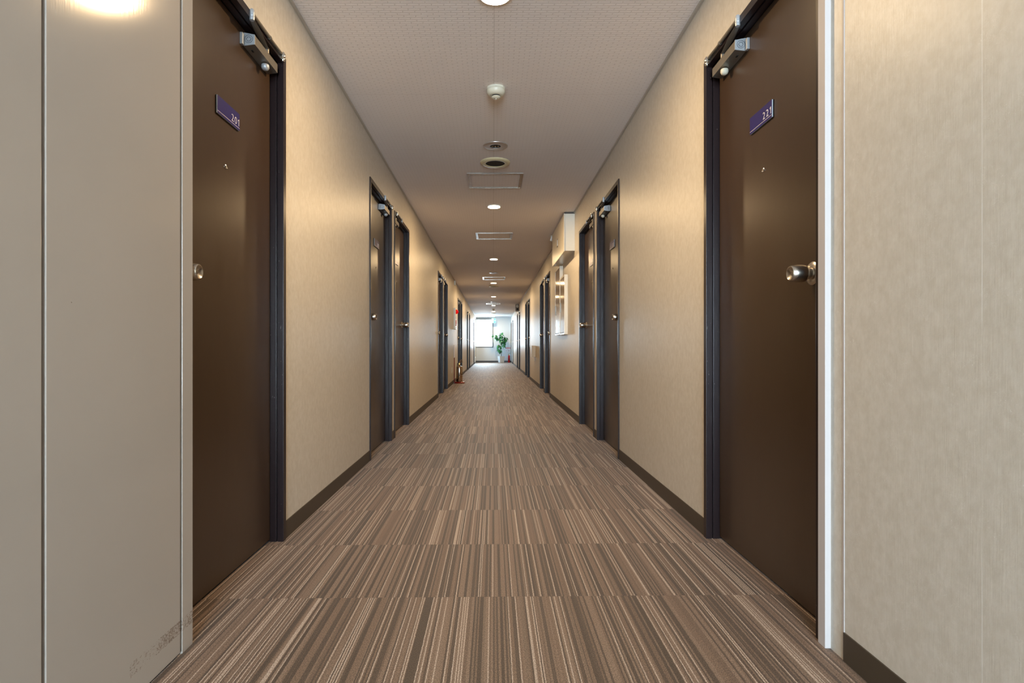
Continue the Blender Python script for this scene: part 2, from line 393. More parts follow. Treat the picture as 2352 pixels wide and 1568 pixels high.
# skirting
def skirting(side, wx, doors, name, cuts=()):
    b = MB(); y = YB; iv = sorted([(y0, y0+DW) for y0, _, _ in doors]+list(cuts))
    segs = []
    for a, c in iv:
        if a > y+0.002: segs.append((y, a))
        y = max(y, c)
    segs.append((y, YE))
    for a, c in segs: b.box(wx-side*0.004, wx+side*0.01, a, c, 0, 0.075)
    return struct(b.build(name, SKIRT), 'dark brown vinyl skirting along the %s wall' % ('left' if side < 0 else 'right'), 'skirting')
skirting(-1, XL, LEFT, 'baseboard_left', [(0.10, 1.59)])
skirting(1, XR, RIGHT, 'baseboard_right', [(1.497, 1.60)])
struct(MB().box(XL+0.0, XR, YE-0.006, YE, 0, 0.085).build('baseboard_end', WDARK), 'dark skirting under the end window', 'skirting')
struct(MB().box(XL, XL+0.011, YB, YE, CEIL-0.013, CEIL).build('trim_1', TRIMM), 'thin pale trim between left wall and ceiling', 'trim')
struct(MB().box(XR-0.011, XR, YB, YE, CEIL-0.013, CEIL).build('trim_2', TRIMM), 'thin pale trim between right wall and ceiling', 'trim')
struct(MB().box(XL, XR, YE-0.012, YE, CEIL-0.03, CEIL).build('trim_3', WFRAME), 'white trim along the top of the end wall', 'trim')

# windows
def window(name, label, loc, W, H, axis, frame_t=0.045, mull=0, gm=None):
    r = empty(name, loc); tag(r, label, 'window', kind='structure')
    def T(p): return Vector((p.x, p.y, p.z)) if axis == 'Y' else Vector((p.y, p.x, p.z))
    f = MB(T); t = frame_t
    f.box(-W/2, W/2, -0.02, 0.05, 0, t); f.box(-W/2, W/2, -0.02, 0.05, H-t, H); f.box(-W/2, -W/2+t, -0.02, 0.05, t, H-t); f.box(W/2-t, W/2, -0.02, 0.05, t, H-t)
    for i in range(mull): x = -W/2+W*(i+1)/(mull+1); f.box(x-0.025, x+0.025, -0.01, 0.04, t, H-t)
    f.build('window_frame', WFRAME, r)
    MB(T).box(-W/2+t, W/2-t, 0.015, 0.021, t, H-t).build('window_pane', gm or GLASS, r)
    return r
W1 = window('window_1', 'blown out bright window at the far end of the corridor', ((wx0+wx1)/2, YE+0.03, wz0), wx1-wx0, wz1-wz0, 'Y')
g = MB(); hw = (wx1-wx0)/2; H = wz1-wz0
g.box(hw-0.002, hw+0.028, -0.04, -0.028, -0.02, H+0.03); g.box(-hw, hw+0.028, -0.04, -0.028, -0.028, 0.004); g.box(-hw, hw+0.028, -0.04, -0.028, H+0.004, H+0.03)
g.build('window_casing', WDARK, W1)['label'] = 'dark casing around the end window'
window('window_2', 'tinted glazed side window added beside the end wall for daylight', (XL-0.12, (SIDEWIN[0]+SIDEWIN[1])/2, SIDEWIN[2]), SIDEWIN[1]-SIDEWIN[0], SIDEWIN[3]-SIDEWIN[2], 'X', mull=1, gm=SMOKED)  # added window, brings daylight onto the end wall
window('window_3', 'unseen wide window behind the viewpoint, added for daylight', (0, YB-0.08, rz0), rx1-rx0, rz1-rz0, 'Y', mull=1)  # added out of view to give the cool daylight from behind

# ---------------------------------------------------------------- guest room doors
CACHE = {}
def door_parts(side, hinge):
    """meshes in coordinates local to the door's base: u from the knob jamb to the hinge jamb, d out into the corridor."""
    key = (side, hinge)
    if key in CACHE: return CACHE[key]
    def T(p):
        u, d, z = p.x, p.y, p.z
        return Vector((-side*d, (u-DW/2) if hinge == 'far' else (DW/2-u), z))
    P = {}
    f = MB(T)
    def prof(d0, d1, t, v=0.0011):                                             # U-shaped frame slice
        f.box(0, t, d0, d1, 0, DTOP, v); f.box(DW-t, DW, d0, d1, 0, DTOP, v); f.box(t-0.002, DW-t+0.002, d0, d1, DTOP-t, DTOP-0.0002, v)
    prof(-0.016, 0.008, 0.030); prof(-0.022, -0.016, 0.022); prof(-0.046, -0.022, 0.031); prof(-0.105, -0.046, 0.026)
    P['door_frame'] = f.mesh('door_frame', FRAME)
    P['door_leaf'] = MB(T).box(0.029, DW-0.029, -0.088, -0.050, 0.010, DTOP-0.029, 0.0015).mesh('door_leaf', LEAF)
    ku, kz = 0.147, 1.050
    # lathe along X of the unmapped frame is u, so build round hardware with axis Y (= d)
    P['rose'] = MB(T).lathe([(0.0, -0.052), (0.036, -0.052), (0.036, -0.048), (0.030, -0.043), (0.016, -0.041), (0.0, -0.041)], (ku, 0, kz), 'Y').mesh('rose', KNOBM, True)
    P['door_knob'] = MB(T).lathe([(0.0, -0.043), (0.0175, -0.043), (0.0170, -0.034), (0.0175, -0.032), (0.0225, -0.029), (0.0260, -0.022), (0.0270, -0.012), (0.0265, 0.002), (0.0235, 0.018),
        (0.0215, 0.0205), (0.0195, 0.0205), (0.010, 0.0125), (0.006, 0.012), (0.006, 0.0145), (0.0, 0.0145)], (ku, 0, kz), 'Y', 32).mesh('door_knob', KNOBM, True)
    P['peephole'] = MB(T).lathe([(0.0, -0.052), (0.0085, -0.052), (0.0085, -0.048), (0.006, -0.0465), (0.0045, -0.0475), (0.0, -0.0475)], (0.462, 0, 1.463), 'Y', 18).mesh('peephole', CHROME, True)
    # number plate
    pu0, pu1, pz0, pz1 = (0.388, 0.558, 1.625, 1.686)
    P['plate_back'] = MB(T).box(pu0, pu1, -0.052, -0.047, pz0, pz1).mesh('plate_backing', PLATEB)
    P['plate_edge'] = MB(T).box(pu0, pu1, -0.047, -0.0435, pz0, pz1).mesh('plate_edge', PLATEG)
    P['plate_face'] = MB(T).box(pu0+0.0008, pu1-0.0008, -0.0436, -0.0430, pz0, pz1).mesh('number_plate', PLATE)
    P['plate_line'] = MB(T).box(pu0+0.001, pu1-0.001, -0.0431, -0.0427, pz0+0.0075, pz0+0.0088).mesh('plate_line', WHITEINK)
    # closer body
    b0, b1, z0, z1 = 0.600, 0.824, 1.962, 2.012
    cb = MB(T)
    def prism(m, ua, ub, da, db, za0, za1, zb0, zb1):                # box whose section tapers away from the door
        q = [m.v((u, d, z)) for u in (ua, ub) for d, z in ((da, za0), (da, za1), (db, zb1), (db, zb0))]
        for f in ((0, 1, 2, 3), (4, 5, 6, 7), (0, 1, 5, 4), (1, 2, 6, 5), (2, 3, 7, 6), (3, 0, 4, 7)): m.bm.faces.new([q[i] for i in f])
    prism(cb, b0, b1, -0.0465, -0.004, z0, z1, z0+0.006, z1-0.009)
    P['closer'] = cb.mesh('closer_body', STEELD)
    mp = MB(T); mp.box(b0-0.026, b0-0.008, -0.0505, -0.040, z0-0.003, z1-0.010, 0.001); mp.box(b0-0.010, b1-0.02, -0.0505, -0.046, z0+0.003, z1-0.003)
    P['closer_plate'] = mp.mesh('mounting_plate', STEEL)
    # end cap with hexagon socket and small slot, facing the knob side (axis X)
    ec = MB(T); prism(ec, b0-0.004, b0, -0.046, -0.0035, z0+0.0, z1-0.0, z0+0.005, z1-0.008)
    zc = (z0+z1)/2; dc = -0.026
    er = MB(T)
    for r0, r1 in ((0.0140, 0.0152),):
        er.lathe([(r0, b0-0.0042), (r1, b0-0.0042), (r1, b0-0.0052), (r0, b0-0.0052), (r0, b0-0.0042)], (0, dc, zc), 'X', 28)
    er.lathe([(0.0080, b0-0.0042), (0.0098, b0-0.0042), (0.0098, b0-0.0050), (0.0080, b0-0.0050), (0.0080, b0-0.0042)], (0, dc, zc), 'X', 6)
    P['cap_ring'] = er.mesh('cap_outline', RINGM)
    P['closer_cap'] = ec.mesh('end_cap', STEEL)
    P['closer_slot'] = MB(T).box(b0+0.030, b0+0.046, -0.032, -0.026, z0-0.0006, z0+0.001).mesh('adjuster_slot', DARK)
    P['stop_knob'] = MB(T).lathe([(0.0, z0), (0.014, z0), (0.0155, z0-0.003), (0.0155, z0-0.012), (0.012, z0-0.019), (0.006, z0-0.023), (0.0, z0-0.0235)], (0.742, -0.022, 0)).mesh('hold_open_knob', CREAM if side > 0 else STEEL, True)
    # arms: pivot -> elbow -> bracket
    piv = Vector((0.736, -0.013, 2.020)); elb = Vector((0.533, 0.0135, 2.042)); brk = Vector((0.826, 0.0155, 2.047))
    am = MB(T); am.lathe([(0.0, 2.000), (0.009, 2.000), (0.009, 2.0245), (0.0, 2.0245)], (piv.x, piv.y, 0), 'Z', 14)
    for k_ in range(1):
        pts = [piv+(Vector((elb.x, elb.y, 2.0245))-piv)*t for t in (0, .2, .4, .6, .8, 1)]
        am.tube(pts, [0.009, 0.010, 0.0115, 0.0125, 0.0110, 0.009], 8, 0.22)
    P['main_arm'] = am.mesh('main_arm', STEELD, True)
    e = MB(T); e.lathe([(0.0, 2.021), (0.0085, 2.021), (0.0095, 2.029), (0.0095, 2.033), (0.0085, 2.034), (0.0095, 2.036), (0.0095, 2.041), (0.0085, 2.042), (0.009, 2.046), (0.009, 2.058), (0.006, 2.062), (0.0, 2.0625)], (elb.x, elb.y, 0), 'Z', 16)
    P['elbow'] = e.mesh('elbow_joint', STEEL, True)
    r = MB(T); mid = elb+(brk-elb)*0.55
    r.tube([elb+Vector((0.005, 0, 0.004)), mid], 0.0068, 10); r.tube([mid-Vector((0.004, 0, 0)), mid+Vector((0.006, 0, 0))], 0.0082, 10); r.tube([mid, brk], 0.0048, 10)
    P['forearm'] = r.mesh('forearm_rod', STEELD, True)
    k = MB(T); k.lathe([(0.0, 2.018), (0.006, 2.018), (0.0085, 2.022), (0.0085, 2.030), (0.006, 2.032), (0.010, 2.035), (0.011, 2.041), (0.010, 2.050), (0.0055, 2.052), (0.0055, 2.057), (0.0, 2.058)], (brk.x+0.004, 0.017, 0), 'Z', 16)
    k.box(brk.x-0.10, brk.x+0.012, -0.003, 0.009, 2.034, 2.038); k.box(brk.x-0.008, brk.x+0.012, 0.006, 0.012, 2.026, 2.050)
    k.tube([brk+Vector((0, 0, 0.0)), Vector((0.765, 0.006, 2.047)), Vector((0.738, -0.012, 2.040))], 0.0028, 6)
    P['bracket'] = k.mesh('header_bracket', CHROME, True)
    P['_T'] = T; CACHE[key] = P; return P

NUMC = {}
def make_door(idx, side, wx, y0, hinge, num, label):
    P = door_parts(side, hinge); T = P['_T']
    r = empty('door_%d' % idx, (wx, y0+DW/2, 0)); tag(r, label, 'door', 'dark brown guest room doors', 'structure')
    link('door_frame', P['door_frame'], r); lf = link('door_leaf', P['door_leaf'], r)
    kn = link('door_knob', P['door_knob'], r); link('rose', P['rose'], kn); link('peephole', P['peephole'], r)
    pl = link('number_plate', P['plate_face'], r)
    pl['label'] = 'violet room number plate' + (' reading %s' % num if num in ('201', '221') else '')
    link('plate_backing', P['plate_back'], pl); link('plate_edge', P['plate_edge'], pl); link('plate_line', P['plate_line'], pl)
    if num:
        me = text_mesh(num, 0.0365, 0.0003, 'room_number', WHITEINK, 1.12)
        # lettering reads left to right for someone facing this door, ending near the plate's right edge
        far_right = side < 0                                       # right-hand side of the plate lies at the far end on the left wall
        yc = None
        pu0, pu1 = 0.388, 0.558
        ys = [T(Vector((pu0, 0, 0))).y, T(Vector((pu1, 0, 0))).y]
        yr = (max(ys)-0.006) if far_right else (min(ys)+0.006)
        for v in me.vertices:
            x, y_, z_ = v.co
            v.co = Vector((-side*(-0.0428)-side*z_, yr+(x if far_right else -x), 1.6395+y_))
        link('room_number', me, pl)
    cl = link('door_closer', P['closer'], r)
    for n_ in ('closer_plate', 'closer_cap', 'cap_ring', 'closer_slot', 'stop_knob', 'main_arm', 'elbow', 'forearm', 'bracket'):
        link(P[n_].name.split('.')[0], P[n_], cl)
    return r
POSN = ['nearest', 'second', 'third', 'fourth', 'fifth', 'sixth', 'seventh', 'eighth', 'ninth', 'tenth', 'eleventh']
n = 1
for doors, side, wx, wn in ((LEFT, -1, XL, 'left'), (RIGHT, 1, XR, 'right')):
    for i, (y0, hinge, num) in enumerate(doors):
        if num in ('201', '221'): lab = 'dark brown door with violet plate %s, nearest on the %s wall' % (num, wn)
        else: lab = 'dark brown guest room door, %s from the camera on the %s wall' % (POSN[i], wn)
        make_door(n, side, wx, y0, hinge, num, lab); n += 1

# ---------------------------------------------------------------- steel fire door leaves folded against the left wall, post on the right
loc = (XL, 0.9, 0); r = empty('door_%d' % n, loc); n += 1
tag(r, 'beige grey steel fire door folded back against the left wall', 'fire door', kind='structure')
T = shift(loc)
MB(T).box(-0.882, -0.837, 0.16, 1.054, 0.008, 2.2, 0.0015).build('wide_leaf', FIREP, r)
MB(T).box(-0.882, -0.837, 1.064, 1.520, 0.008, 2.2, 0.0015).build('narrow_leaf', FIREP, r)
MB(T).box(XL-0.0, -0.837, 1.531, 1.584, 0, CEIL, 0.0015).build('door_post', FIREP, r)
MB(T).box(XL, -0.884, 0.12, 1.531, 0, 2.25).build('gap_shade_backing', M('gap_shade_colour', srgb(60, 56, 52), 0.5), r)  # dark sheet behind the leaves, shade of the gaps put into its colour
loc = (XR, 1.55, 0); r = empty('door_%d' % n, loc); n += 1
tag(r, 'white stepped steel fire door post beside door 221', 'fire door post', kind='structure')
T = shift(loc); b = MB(T); b.box(0.909, 1.0, 1.558, 1.592, 0, CEIL, 0.001); b.box(0.930, 1.0, 1.497, 1.558, 0, CEIL); b.box(0.9235, 1.0, 1.497, 1.503, 0, CEIL)
b.build('door_post', FIREW, r)

# ---------------------------------------------------------------- ceiling downlights
def downlight_proto():
    r = empty('ceiling_downlight', (0, 0, CEIL))
    MB().lathe([(0.066, -0.0005), (0.080, -0.0005), (0.080, -0.004), (0.075, -0.007), (0.066, -0.006), (0.066, -0.0005)], n=40).build('trim_ring', WHITEP, r, True)
    MB().lathe([(0.0, -0.007), (0.040, -0.0075), (0.066, -0.004), (0.066, -0.001), (0.0, -0.001)], n=40).build('lamp_lens', LENS, r, True)
    return r
def copy_tree(o, parent=None):
    c = o.copy(); C.objects.link(c); c.parent = parent
    for ch in list(o.children): copy_tree(ch, c)
    return c
LY = [2.465, 6.20, 9.93, 13.65, 17.37, 21.1, 24.85, 28.6]
LLAB = ['lit round downlight cut by the top edge of the photo', 'lit round downlight just beyond the nearest ceiling hatch', 'lit round downlight beyond the second ceiling hatch',
        'lit round downlight between the third hatch and the cream speaker', 'lit round downlight, fifth from the camera', 'lit round downlight just beyond the fourth ceiling hatch',
        'small lit round downlight, seventh from the camera', 'lit round downlight nearest the exit sign']
proto = downlight_proto()
ld = bpy.data.lights.new('downlight_glow', 'AREA'); ld.shape = 'DISK'; ld.size = 0.13; ld.energy = LAMP_W; ld.color = LAMP_COL; ld.spread = math.radians(180)
for i, y in enumerate(LY):
    o = proto if i == 0 else copy_tree(proto)
    o.location = (0.008, y, CEIL); tag(o, LLAB[i], 'ceiling light', 'downlights along the ceiling')
    lo = bpy.data.objects.new('downlight_glow', ld); C.objects.link(lo); lo.location = (0.008, y, CEIL-0.012)
    lo.visible_camera = True

# smoke detectors
def smoke(loc, lab):
    r = empty('smoke_detector', loc); tag(r, lab, 'smoke detector', 'smoke detectors')
    MB().lathe([(0, -0.0), (0.055, -0.0), (0.055, -0.012), (0.053, -0.014), (0.0545, -0.016), (0.054, -0.028), (0.048, -0.036), (0.040, -0.043), (0.034, -0.0445), (0, -0.0445)], n=40).build('housing', CREAM, r, True)
    MB().lathe([(0, -0.0445), (0.024, -0.0445), (0.024, -0.052), (0, -0.052)], n=30).build('sensor_gap', DARK, r, True)
    MB().lathe([(0, -0.052), (0.027, -0.052), (0.027, -0.0555), (0.020, -0.060), (0.012, -0.0625), (0, -0.063)], n=30).build('sensor_cap', CREAM, r, True)
    h = MB(); h.box(-0.006, 0.010, -0.058, -0.052, -0.013, -0.004); h.box(0.022, 0.040, -0.045, -0.040, -0.011, -0.005); h.build('mounting_lug', CREAM, r)
    MB().lathe([(0, -0.0625), (0.0035, -0.0625), (0.003, -0.0645), (0, -0.065)], n=14).build('indicator', CHROME, r, True)
smoke((0.016, 3.37, CEIL), 'cream domed smoke detector on the ceiling nearest the camera')
smoke((0.008, 23.2, CEIL), 'dark looking smoke detector far down the ceiling')
# emergency lights
def emergency(y, lab, x=0.016):
    r = empty('emergency_light', (x, y, CEIL)); tag(r, lab, 'emergency light', 'round emergency lights')
    MB().lathe([(0.042, -0.001), (0.090, -0.001), (0.094, -0.002), (0.093, -0.005), (0.060, -0.009), (0.042, -0.008), (0.042, -0.001)], n=44).build('cover_plate', SATIN, r, True)
    MB().lathe([(0, -0.001), (0.042, -0.001), (0.042, -0.0025), (0, -0.0025)], n=30).build('bulb_recess', DARK, r, True)
    g = MB()
    for a in (-0.022, 0.0, 0.022): g.lathe([(0, -0.002), (0.008, -0.003), (0.008, -0.006), (0.004, -0.009), (0, -0.0095)], (a, 0, 0), n=14)
    g.build('bulb', CHROME, r, True)
    MB().lathe([(0, -0.006), (0.0045, -0.007), (0.004, -0.0105), (0, -0.011)], (0.050, 0.012, 0), n=12).build('check_switch', CHROME, r, True)
emergency(4.33, 'white round emergency light between smoke detector and dark grille speaker')
emergency(11.8, 'white round emergency light just before the third ceiling hatch', 0.008)
emergency(19.5, 'white round emergency light just before the fourth ceiling hatch', 0.006)
emergency(27.0, 'tiny white round emergency light near the corridor end', 0.004)
# ceiling speakers
def speaker(y, lab, x=0.016):
    r = empty('ceiling_speaker', (x, y, CEIL)); tag(r, lab, 'ceiling speaker', 'round ceiling speakers')
    MB().lathe([(0.080, -0.001), (0.124, -0.001), (0.124, -0.006), (0.116, -0.014), (0.092, -0.018), (0.080, -0.015), (0.080, -0.001)], n=48).build('rim', IVORY, r, True)
    MB().lathe([(0, -0.012), (0.079, -0.0115), (0.080, -0.002), (0, -0.002)], n=40).build('grille', DARK, r, True)
speaker(4.72, 'ivory rimmed speaker with dark round grille before the nearest hatch')
speaker(14.42, 'ivory rimmed speaker just beyond the fourth lit downlight', 0.008)
speaker(26.0, 'small ivory rimmed speaker far down the ceiling', 0.005)
# hatches
def hatch(y0, y1, x, lab, w=0.25):
    cy = (y0+y1)/2; r = empty('ceiling_hatch', (x, cy, CEIL)); tag(r, lab, 'ceiling hatch', 'square access hatches')
    h = (y1-y0)/2; t = 0.028; f = MB()
    for d0, d1, z in ((0.0, 0.011, 0.008), (0.011, 0.014, 0.003), (0.014, t, 0.007)):
        a, b_ = w-d0, w-d1; c, d = h-d0, h-d1
        f.box(-a, -b_, -c, c, -z, 0.0); f.box(b_, a, -c, c, -z, 0.0); f.box(-b_, b_, -c, -d, -z, 0.0); f.box(-b_, b_, d, c, -z, 0.0)
    f.build('hatch_frame', ALU, r); MB().box(-w+t, w-t, -h+t, h-t, -0.0015, 0).build('hatch_panel', CEILM, r)
hatch(5.01, 5.48, 0.017, 'metal framed square ceiling hatch nearest the camera')
hatch(7.64, 8.08, 0.012, 'square ceiling hatch, second from the camera, level with the wall cabinets')
hatch(12.5, 12.98, 0.014, 'square ceiling hatch with shining ends, third from the camera')
hatch(20.1, 20.55, 0.0, 'square ceiling hatch, fourth from the camera')
hatch(28.95, 29.4, -0.46, 'square ceiling hatch in front of the end window')

# ---------------------------------------------------------------- right wall equipment
loc = (0.8625, 7.095, 1.907); T = shift(loc)
r = empty('ceiling_box', loc); tag(r, 'long cream steel box fixed high on the right wall under the ceiling', 'steel box')
MB(T).box(0.812, XR, 6.46, 7.73, 1.915, 2.335, 0.001).build('box_body', BOXP, r)
MB(T).box(0.802, 0.810, 6.455, 7.735, 1.907, 2.338, 0.001).build('front_panel', CABW, r)
MB(T).box(0.815, XR, 6.47, 7.72, 2.335, CEIL).build('top_gap_shade', SKIRT, r)  # dark strip in the gap under the ceiling, its shade put into colour
h = MB(T); h.box(0.797, 0.802, 7.03, 7.11, 2.060, 2.165, 0.001); hl = h.build('latch', CHROME, r); MB(T).box(0.793, 0.797, 7.055, 7.09, 2.075, 2.15, 0.001).build('latch_lever', WHITEP, hl)
loc = (0.81, 7.87, CEIL); T = shift(loc)
r = empty('ceiling_sensor', loc); tag(r, 'tiny white tilted sensor at the ceiling behind the long cream box', 'sensor')
MB(T).lathe([(0, CEIL-0.012), (0.018, CEIL-0.012), (0.018, CEIL), (0, CEIL)], (0.81, 7.87, 0), n=18).build('base', CREAM, r, True)
MB(T).tube([(0.82, 7.87, CEIL-0.008), (0.812, 7.865, CEIL-0.03), (0.80, 7.86, CEIL-0.075)], [0.012, 0.022, 0.020], 14).build('sensor_head', WHITEP, r, True)
# wall cabinets
def cabinet(y0, y1, z0, z1, lab):
    loc = (XR, (y0+y1)/2, z0); T = shift(loc); r = empty('wall_cabinet', loc); tag(r, lab, 'wall cabinet', 'slim cabinets on the right wall')
    b = MB(T); b.box(0.905, XR, y0, y1, z0, z1, 0.001); b.build('cabinet_body', CABW, r)
    b = MB(T); t = 0.018; b.box(0.884, 0.904, y0, y1, z0, z0+t); b.box(0.884, 0.904, y0, y1, z1-t, z1); b.box(0.884, 0.904, y0, y0+t, z0+t, z1-t); b.box(0.884, 0.904, y1-t, y1, z0+t, z1-t)
    b.build('cabinet_frame', CABW, r)
    d = MB(T).box(0.887, 0.905, y0+t+0.002, y1-t-0.002, z0+t+0.004, z1-t-0.002).build('cabinet_door', CAB, r)
    MB(T).box(0.877, 0.887, y1-0.058, y1-0.050, 1.27, 1.40, 0.001).build('handle', STEELD, d)
    MB(T).box(0.8855, 0.8875, y0+t, y1-t, z0+t, z0+t+0.008).build('gap_shade_strip', DARK, d)  # dark strip over the lower door joint, gap shade as colour
cabinet(7.07, 7.555, 0.98, 1.723, 'shorter glossy beige wall cabinet, nearer of the two under the cream box')
cabinet(7.57, 8.14, 0.985, 1.90, 'taller glossy beige wall cabinet, farther of the two under the cream box')
# small wall box with wire
loc = (XR, 12.55, 0.60); T = shift(loc); r = empty('wall_box', loc); tag(r, 'small beige box low on the right wall with hanging wire', 'wall box')
MB(T).box(0.845, XR, 12.40, 12.70, 0.60, 0.845, 0.004).build('housing', M('beige_plastic_housing', srgb(206, 186, 152), 0.4), r); MB(T).box(0.838, 0.844, 12.395, 12.705, 0.595, 0.85, 0.002).build('cover', WHITEP, r)
MB(T).tube([(0.89, 12.42, 0.60), (0.895, 12.42, 0.56), (0.90, 12.43, 0.51)], 0.006, 8).build('wire', WHITEP, r)
# far ceiling box on right, with a round speaker on its near face
loc = (XR, 20.4, 2.09); T = shift(loc); r = empty('wall_speaker_box', loc); tag(r, 'small brown grey box with round speaker, high on the far right wall', 'speaker box')
SPB = M('brown_grey_box_paint', srgb(120, 106, 90), 0.5)
MB(T).box(0.795, XR, 20.4, 20.62, 2.10, 2.335, 0.003).build('box_body', SPB, r)
MB(T).box(0.785, XR, 20.38, 20.64, 2.085, 2.10).build('shelf_lip', WHITEP, r)
MB(T).lathe([(0, 20.375), (0.045, 20.38), (0.05, 20.40), (0, 20.40)], (0.86, 0, 2.27), 'Y', 20).build('round_speaker', CREAM, r, True)
MB(T).lathe([(0, 20.37), (0.035, 20.375), (0.035, 20.40), (0, 20.40)], (0.87, 0, 2.165), 'Y', 20).build('round_horn', DARK, r, True)

# ---------------------------------------------------------------- left wall equipment
loc = (XL, 13.05, 1.22); T = shift(loc); r = empty('fire_alarm_panel', loc); tag(r, 'flat beige fire alarm panel with red lamp on the left wall', 'fire alarm')
MB(T).box(XL, -0.852, 12.82, 13.25, 1.22, 1.70, 0.003).build('panel_body', CABW, r)
MB(T).lathe([(0, 0.0), (0.052, 0.0), (0.052, 0.008), (0.046, 0.03), (0.028, 0.052), (0, 0.060)], (-0.852, 13.0, 1.62), 'X', 24).build('alarm_lamp', REDLAMP, r, True)
b = MB(T); b.lathe([(0.030, 0), (0.075, 0), (0.072, 0.010), (0.032, 0.012), (0.030, 0)], (-0.852, 13.03, 1.36), 'X', 28); b.build('call_ring', RED, r, True)
MB(T).lathe([(0, 0), (0.028, 0), (0.028, 0.006), (0, 0.006)], (-0.852, 13.03, 1.36), 'X', 20).build('call_button', WHITEP, r, True)
MB(T).box(-0.852, -0.849, 12.95, 13.12, 1.47, 1.53).build('notice', WHITEINK, r)
MB(T).box(-0.852, -0.849, 12.95, 13.12, 1.245, 1.27).build('notice', WHITEINK, r)
loc = (-0.885, 13.1, 2.25); T = shift(loc); tag(MB(T).box(XL, -0.862, 13.04, 13.14, 2.24, 2.335, 0.004).build('wall_speaker', CREAM, None, False, loc), 'tiny cream box high on the left wall above the fire alarm', 'wall speaker')
def outlet(x, y, z, lab):
    loc = (x, y, z); r = empty('wall_socket', loc); tag(r, lab, 'socket', 'wall sockets')
    MB().box(0, 0.006, -0.036, 0.036, -0.06, 0.06, 0.002).build('cover', WHITEP, r); MB().box(0.006, 0.009, -0.016, 0.016, -0.03, 0.03, 0.001).build('outlet', CREAM, r)
outlet(XL, 12.3, 0.31, 'white socket low on the left wall beside the steel extinguisher')
outlet(XL, 24.2, 0.20, 'tiny white socket low on the left wall near the end')
# extinguisher stand with sign pole
loc = (-0.775, 12.85, 0); T = shift(loc); r = empty('extinguisher_stand', loc); tag(r, 'dark red floor stand with sign pole by the left wall', 'extinguisher stand')
MB(T).lathe([(0, 0), (0.118, 0), (0.122, 0.008), (0.116, 0.022), (0.096, 0.034), (0.085, 0.035), (0.080, 0.026), (0, 0.026)], (-0.765, 12.85, 0), 'Z', 36).build('base', REDD, r, True)
b = MB(T); b.box(-0.888, -0.80, 12.80, 12.88, 0.006, 0.026, 0.003); b.build('base_bar', REDD, r)
MB(T).tube([(-0.878, 12.84, 0.02), (-0.878, 12.84, 0.585)], 0.009, 12).build('sign_pole', REDD, r)
MB(T).box(-0.886, -0.872, 12.78, 12.90, 0.575, 0.86, 0.002).build('sign_panel', WHITEINK, r)
def extinguisher(loc, body, lab, group, k=1.0, hh=0.36, rad=0.071, neckm=None):
    r = empty('fire_extinguisher', loc); tag(r, lab, 'fire extinguisher')
    MB().lathe([(0, 0), (rad*0.93, 0), (rad, 0.012), (rad, hh-0.035), (rad*0.93, hh-0.012), (rad*0.6, hh), (rad*0.27, hh+0.010), (rad*0.24, hh+0.022), (0, hh+0.022)], n=36).build('cylinder', body, r, True)
    nm = neckm or BRASS
    v = MB(); v.lathe([(0, hh+0.020), (0.021, hh+0.020), (0.021, hh+0.045), (0.015, hh+0.050), (0.015, hh+0.075), (0, hh+0.075)], n=18)
    v.lathe([(0, -0.034), (0.013, -0.034), (0.013, -0.012), (0, -0.012)], (0, 0, hh+0.055), 'Y', 14); vo = v.build('valve', nm, r, True)
    h = MB(); h.tube([(-0.015, 0, hh+0.07), (0.02, 0, hh+0.085), (0.055, 0, hh+0.098), (0.085, 0, hh+0.092)], [0.008, 0.010, 0.010, 0.007], 8, 0.5)
    h.tube([(-0.01, 0, hh+0.085), (0.015, 0, hh+0.115), (0.045, 0, hh+0.135), (0.075, 0, hh+0.138)], [0.007, 0.009, 0.009, 0.006], 8, 0.5); h.build('lever', nm if body is COPPER else RUBBER, r, True)
    q = MB(); pts = [(-0.01, -0.02, hh+0.055), (-0.045, -0.045, hh+0.06), (-0.045, -rad-0.012, hh+0.01), (-0.02, -rad-0.014, hh*0.75), (-0.012, -rad-0.012, hh*0.45), (-0.012, -rad-0.012, hh*0.30)]
    q.tube(pts, [0.0075]*4+[0.011, 0.014], 10); q.build('hose', RUBBER, r, True)
    MB().lathe([(rad+0.0005, hh*0.32), (rad+0.0025, hh*0.32), (rad+0.0025, hh*0.345), (rad+0.0005, hh*0.345), (rad+0.0005, hh*0.32)], n=30).build('band', nm, r, True)
    return r
extinguisher((-0.765, 12.85, 0.026), COPPER, 'shiny metal fire extinguisher standing on the dark red floor stand', None)
extinguisher((0.815, 29.45, 0.0), RED, 'red fire extinguisher on the floor at the corridor end', None, hh=0.36, rad=0.056)
# notice on the end wall above the red extinguisher
loc = (0.765, YE, 0.57); T = shift(loc); r = empty('wall_sign', loc); tag(r, 'white sign with red heading on the end wall above the red extinguisher', 'sign')
MB(T).box(0.64, 0.89, YE-0.006, YE, 0.56, 0.785).build('sign_board', WHITEINK, r)
MB(T).box(0.64, 0.89, YE-0.008, YE-0.006, 0.705, 0.785).build('sign_heading', RED, r)
me = text_mesh('消火器', 0.072, 0.0005, 'sign_text', WHITEINK)
for v in me.vertices: x, y_, z_ = v.co; v.co = Vector((x+0.105, -0.0088-z_, y_+0.145))
link('sign_text', me, r)
for a in ((0.67, 0.69, 0.59, 0.62), (0.80, 0.84, 0.59, 0.625), (0.745, 0.755, 0.60, 0.66)): MB(T).box(a[0], a[1], YE-0.008, YE-0.006, a[2], a[3]).build('sign_pictogram', WDARK, r)
